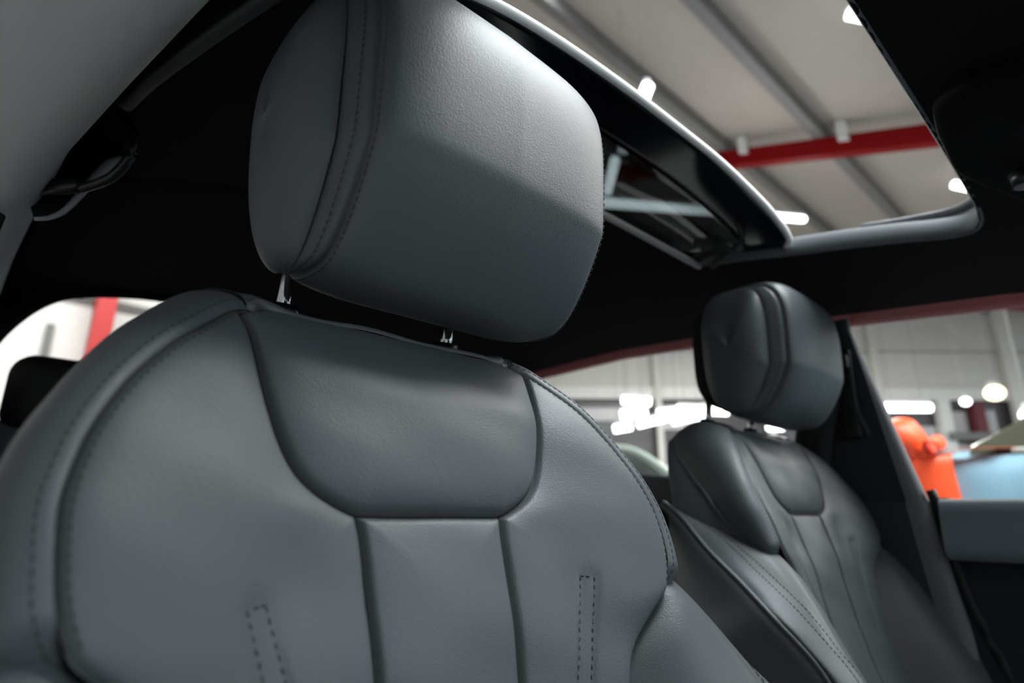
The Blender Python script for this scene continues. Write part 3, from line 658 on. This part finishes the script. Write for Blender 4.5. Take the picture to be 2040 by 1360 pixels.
# rear wall, panels and red column
mb = MB(); mb.box((-22, 13.6, -1.12), (4.6, 13.9, 9)); o = mb.build('wall_rear', WHITE); tag(o, kind='structure')
n_[0] += 1; mb = MB(); mb.box((1.42, 13.0, -1.12), (1.74, 13.4, 8)); o = mb.build('trim_%d' % n_[0], mat('red_column', (.45, .03, .03), .5)); tag(o, kind='structure')
n_[0] += 1; mb = MB(); mb.box((.78, 13.5, 2.2), (.90, 13.6, 3.3)); o = mb.build('trim_%d' % n_[0], GREYM); tag(o, kind='structure')
n_[0] += 1; mb = MB(); mb.box((-3, 13.45, 3.88), (4, 13.6, 3.98)); o = mb.build('trim_%d' % n_[0], GREYM); tag(o, kind='structure')
mb = MB(); mb.box((-3.3, -16, -1.12), (-3.0, 13.6, 7)); o = mb.build('light_block_wall', mat('light_block_grey', (.15, .15, .15), .7)); tag(o, kind='structure')  # unseen wall, set close and dark to hold back light from the left
# sloping ceiling with purlins, rafters
cz = lambda y: 4.50+.335*(y-.75)
def slope_box(mb, x0, x1, y0, y1, a, b):
    V = [(x, y, cz(y)+d) for d in (a, b) for y in (y0, y1) for x in (x0, x1)]
    mb.add(V, [(0, 2, 3, 1), (4, 5, 7, 6), (0, 1, 5, 4), (1, 3, 7, 5), (3, 2, 6, 7), (2, 0, 4, 6)])
SKY = (-1.6, 3.62, 1.98, 3.12); SKY_ADDED = (.2, 3.2, -2.2, -.4)
mb = MB()
for a in ((-22, SKY[0], -3, 16), (SKY[1], 30, -3, 16), (SKY[0], SKY[1], SKY_ADDED[3], SKY[2]), (SKY[0], SKY_ADDED[0], -3, SKY_ADDED[3]), (SKY_ADDED[1], SKY[1], -3, SKY_ADDED[3]), (SKY_ADDED[0], SKY_ADDED[1], -3, SKY_ADDED[2]), (SKY[0], SKY[1], SKY[3], 16)): slope_box(mb, a[0], a[1], a[2], a[3], .0, .06)
o = mb.build('ceiling', CEILM); tag(o, kind='structure')
mb = MB(); slope_box(mb, SKY[0], SKY[1], SKY[2], SKY[3], .02, .05); o = mb.build('window_1', mat('skylight_sheet', (.8, .8, .8),   .5, emit=(.93, .97, 1), es=5)); tag(o, kind='structure')
mb = MB(); slope_box(mb, SKY_ADDED[0], SKY_ADDED[1], SKY_ADDED[2], SKY_ADDED[3], .02, .05); o = mb.build('added_skylight', mat('added_skylight_glow', (.8, .8, .8), .5, emit=(.93, .97, 1), es=16)); tag(o, kind='structure')  # glowing sheet added out of view to light the head restraint through the sunroof
for y in (.58, 1.88, 3.2, 4.5, 5.8, 7.1, 8.4):
    n_[0] += 1; mb = MB(); slope_box(mb, -22, 30, y-.075, y+.075, -.20, -.001); o = mb.build('trim_%d' % n_[0], GREYM); tag(o, kind='structure')
for x in (-4.8, 1.35+6.2, 19.9-5.8+2):
    n_[0] += 1; mb = MB(); slope_box(mb, x-.08, x+.08, -3, 16, -.46, -.203); o = mb.build('trim_%d' % n_[0], REDM); tag(o, kind='structure')
for y in (1.75, 3.05): # brackets on the rafter
    n_[0] += 1; mb = MB(); slope_box(mb, 7.40, 7.48, y-.22, y-.10, -.30, -.02); o = mb.build('trim_%d' % n_[0], WHITE); tag(o, kind='structure')
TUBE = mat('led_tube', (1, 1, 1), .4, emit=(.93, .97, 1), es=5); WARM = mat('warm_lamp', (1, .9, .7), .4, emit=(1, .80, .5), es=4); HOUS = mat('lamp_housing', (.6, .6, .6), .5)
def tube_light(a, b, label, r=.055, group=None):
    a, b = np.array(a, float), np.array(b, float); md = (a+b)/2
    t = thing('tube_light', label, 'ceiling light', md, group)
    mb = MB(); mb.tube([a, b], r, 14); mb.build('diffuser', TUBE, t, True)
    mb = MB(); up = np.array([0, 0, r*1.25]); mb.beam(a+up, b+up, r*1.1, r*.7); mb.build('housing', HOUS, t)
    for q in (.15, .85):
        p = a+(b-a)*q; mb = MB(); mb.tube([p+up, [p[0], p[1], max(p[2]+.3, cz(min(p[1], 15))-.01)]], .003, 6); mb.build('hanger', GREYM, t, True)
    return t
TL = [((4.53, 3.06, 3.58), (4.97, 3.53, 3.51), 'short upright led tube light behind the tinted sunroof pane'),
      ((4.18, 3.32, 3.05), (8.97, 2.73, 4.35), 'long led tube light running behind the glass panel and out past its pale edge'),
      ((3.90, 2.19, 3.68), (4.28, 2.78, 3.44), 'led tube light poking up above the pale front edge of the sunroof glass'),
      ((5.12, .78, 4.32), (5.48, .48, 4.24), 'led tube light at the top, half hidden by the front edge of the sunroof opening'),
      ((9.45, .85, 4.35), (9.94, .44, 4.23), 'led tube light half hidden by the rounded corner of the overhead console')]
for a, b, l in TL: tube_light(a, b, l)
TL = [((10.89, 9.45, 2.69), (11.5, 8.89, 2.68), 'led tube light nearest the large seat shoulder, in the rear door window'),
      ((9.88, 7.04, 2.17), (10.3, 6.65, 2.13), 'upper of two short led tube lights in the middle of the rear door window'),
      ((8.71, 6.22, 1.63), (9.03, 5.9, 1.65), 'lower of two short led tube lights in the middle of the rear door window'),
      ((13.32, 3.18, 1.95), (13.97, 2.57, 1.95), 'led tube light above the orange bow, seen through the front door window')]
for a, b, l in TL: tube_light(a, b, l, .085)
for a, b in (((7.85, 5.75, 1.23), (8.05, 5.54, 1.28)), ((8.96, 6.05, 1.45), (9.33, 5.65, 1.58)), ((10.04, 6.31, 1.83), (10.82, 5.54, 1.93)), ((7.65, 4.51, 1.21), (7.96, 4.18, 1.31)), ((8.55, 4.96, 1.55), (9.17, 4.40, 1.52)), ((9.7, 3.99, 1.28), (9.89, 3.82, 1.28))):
    tube_light(a, b, 'one of the glowing tubes standing in for car reflections beside the right seat head restraint', .065, 'cluster of glowing reflection stand-ins beyond the right seat')  # glowing tubes imitate bright reflections on a car hood
def lamp(p, r, mt, label):
    t = thing('hanging_lamp', label, 'lamp', p)
    mb = MB(); th = np.linspace(0, np.pi, 14); V = np.array([[(p[0]+r*math.sin(a)*math.cos(b), p[1]+r*math.sin(a)*math.sin(b), p[2]+r*.85*math.cos(a)) for b in np.linspace(0, 2*np.pi, 24, endpoint=False)] for a in th])
    mb.add(V.reshape(-1, 3), gfaces(14, 24, closed_c=True)); mb.build('bulb', mt, t, True)
    mb = MB(); mb.tube([(p[0], p[1], p[2]+r*.8), (p[0], p[1], p[2]+r*1.5)], [r*.9, r*.3], 16); mb.tube([(p[0], p[1], p[2]+r*1.4), (p[0], p[1], cz(p[1])-.01)], .003, 6); mb.build('lamp_shade', HOUS, t, True)
lamp((14.6, 1.60, 2.20), .17, WARM, 'warm yellowish round lamp beside the pale column, upper right of the front door window')
lamp((14.2, 2.02, 2.03), .09, TUBE, 'small white round lamp above the maroon column')
lamp((11.5, .84, 1.32), .12, TUBE, 'white lamp at the right edge of the picture beside the blue car windscreen')

# ------------------------------------------------------------------ cars on display outside
def make_car(label, loc, rot, paint, hood=.98, belt=.92, roof=1.45, glassm=None, frame=None, group=None):
    t = bpy.data.objects.new('parked_car', None); link(t); t.location = (loc[0], loc[1], 0); t.rotation_euler = (0, 0, rot)
    tag(t, label, 'car', group)
    def add(name, mb, mt, smooth=True, par=t):
        me = bpy.data.meshes.new(name); me.from_pydata(mb.V, [], mb.F); me.materials.append(mt)
        if smooth: me.polygons.foreach_set('use_smooth', [True]*len(me.polygons))
        o = bpy.data.objects.new(name, me); link(o, par); return o
    xs = np.linspace(0, 4.6, 70)
    hw = pch(xs, [0, .12, .5, 1.2, 3.6, 4.3, 4.6], [.62, .78, .89, .93, .93, .85, .62]); zb = pch(xs, [0, .3, 4.3, 4.6], [.30, .20, .22, .34])
    zs = pch(xs, [0, .15, .5, 1.3, 2, 3.8, 4.4, 4.6], [.62, hood-.16, hood-.07, belt, belt, belt+.04, belt+.02, belt-.15])
    zc = pch(xs, [0, .15, .5, 1.3, 2, 3.8, 4.4, 4.6], [.66, hood-.10, hood, hood+.07, belt+.08, belt+.10, belt+.08, belt-.08])
    arch = lambda x: np.maximum(0, np.sqrt(np.maximum(0, .37**2-(x-.88)**2)))+np.maximum(0, np.sqrt(np.maximum(0, .37**2-(x-3.72)**2)))
    L = []
    for x, h, b, s_, c in zip(xs, hw, zb, zs, zc):
        low = max(b, .30+float(arch(x)))
        pr = [(h*.9, low), (h, low+.03), (h*1.0, (low+s_)/2), (h*.985, s_-.12), (h*.96, s_-.03), (h*.90, s_), (h*.6, (s_*.35+c*.65)), (0, c)]
        pr = spl(np.array(pr), 22); L.append([(x, -y, z) for y, z in pr]+[(x, y, z) for y, z in pr[::-1][1:]])
    L = np.array(L); mb = MB(); f = gfaces(70, L.shape[1]).tolist(); n = L.shape[1]; f.append(list(range(n))[::-1]); f.append([69*n+i for i in range(n)]); mb.add(L.reshape(-1, 3), f)
    add('body', mb, paint)
    # greenhouse
    gx = np.linspace(1.15, 4.1, 40); gt = pch(gx, [1.15, 1.95, 2.5, 3.2, 4.1], [belt+.04, roof-.05, roof, roof-.03, belt+.10]); P = []
    for x, z in zip(gx, gt):
        b = belt-.02; k = (z-b)/(roof-b); P.append(spl(np.array([(.86, b), (.84-.06*k, b+(z-b)*.4), (.82-.20*k, b+(z-b)*.93), (.60, z+.008), (0, z+.02)]), 16))
    P = np.array(P); full = np.concatenate([np.stack([np.repeat(gx[:, None], 16, 1), -P[..., 0], P[..., 1]], -1), np.stack([np.repeat(gx[:, None], 15, 1), P[:, ::-1][:, 1:, 0], P[:, ::-1][:, 1:, 1]], -1)], 1)
    mb = MB(); mb.add(full.reshape(-1, 3), gfaces(40, 31)); add('window_glass', mb, glassm or mat('car_glass_dark', (.012, .02, .018), .05))
    i0, i1 = 11, 28; mb = MB(); R = full[i0:i1, 9:22]+[0, 0, .012]; mb.add(R.reshape(-1, 3), gfaces(i1-i0, 13)); add('roof', mb, paint)
    for s_ in (-1, 1):
        mb = MB()
        j = 8 if s_ < 0 else 22; mb.tube(full[:, j]+[0, 0, .012], .026, 8)
        j = 0 if s_ < 0 else 30; mb.tube(full[2:38, j]+[0, s_*.01, .02], .014, 8)
        mb.beam(full[19, j], full[19, 8 if s_ < 0 else 22], .08, .03, (0, 1, 0)); add('window_frame', mb, frame or paint)
        for x in (.88, 3.72):
            mb = MB(); mb.tube([(x, s_*.70, .33), (x, s_*.92, .33)], .33, 36); wo = add('wheel', mb, RUBBER)
            mb = MB(); mb.tube([(x, s_*.915, .33), (x, s_*.935, .33)], [.22, .20], 30); add('rim', mb, METAL, True, wo)
        mb = MB(); mb.tube([(.10, s_*.55, .70), (.04, s_*.55, .70)], [.13, .10], 20, flat=.6); add('headlight', mb, CHROME)
        mb = MB(); mb.tube([(1.55, s_*.93, belt+.07), (1.60, s_*1.08, belt+.09)], [.06, .09], 12, flat=1.1); add('wing_mirror', mb, paint)
    return t
BLUE = mat('pale_blue_paint', (.27, .47, .59), .3, coat=.6); SILV = mat('silver_paint', (.55, .55, .54), .2, metal=.3, coat=1); GRN = mat('dark_green_paint', (.04, .07, .05), .15, coat=1); PALEG = mat('pale_green_frame', (.48, .58, .50), .3)
#blue car: side-on beyond the far front door, its nose pointing away to the left
bc = make_car('pale blue car with an orange bow, parked beyond the right door window', (3.95, 1.35), -math.pi/2, BLUE, hood=1.22, belt=1.215, roof=1.72, glassm=mat('car_glass_olive', (.06, .065, .045), .1), frame=mat('frame_chrome', (.5, .5, .48), .3))
bow = thing('gift_bow', 'bright orange ribbon bow with a broad hanging tail on the pale blue car', 'bow', (2.98, .36, .09))
OR = mat('orange_ribbon', (.90, .085, .012), .45); OR2 = OR
def ribbon(name, C_, wv, th=.002):
    C_ = spl(np.array(C_), 40); wv = np.array(wv); P = np.array([C_-wv/2, C_+wv/2]); o = mk(name, P.reshape(-1, 3), gfaces(2, 40), OR, bow); sd = o.modifiers.new('s', 'SOLIDIFY'); sd.thickness = th; return o
ribbon('hanging_tail', [(3.10, .37, .098), (3.02, .368, .096), (2.985, .366, .07), (2.975, .363, .0), (2.97, .355, -.10), (2.97, .345, -.16)], (-.0, -.24, -.0))
ribbon('bow_loop', [(3.02, .36, .10), (2.96, .37, .17), (2.96, .41, .235), (2.98, .50, .24), (3.0, .52, .16), (3.02, .40, .10)], (.12, -.06, .05))
ribbon('bow_loop', [(3.02, .33, .10), (2.98, .33, .145), (2.97, .31, .165), (2.98, .285, .155), (3.0, .28, .115), (3.02, .33, .10)], (.10, -.02, .03))
ribbon('bow_loop', [(3.02, .35, .10), (3.00, .42, .14), (2.98, .50, .16), (2.99, .52, .12), (3.02, .36, .095)], (.05, .03, .08))
ribbon('bow_strip', [(3.02, .33, .10), (3.05, .20, .115), (3.10, .06, .112), (3.15, -.02, .11)], (.06, .02, .004))
mb = MB(); mb.tube([(3.02, .36, .09), (3.0, .345, .115), (3.0, .33, .13)], [.03, .035, .02], 14); mb.build('bow_knot', OR, bow, True)
make_car('dark green car with pale window frames, seen between the two seats', (4.35, 1.45), math.pi/2, GRN, hood=1.20, belt=1.16, roof=1.66, frame=PALEG)
make_car('silver car whose pale roof shows right of the large seat shoulder', (7.3, 3.4), math.pi/2, SILV, hood=1.3, belt=1.25, roof=2.0)
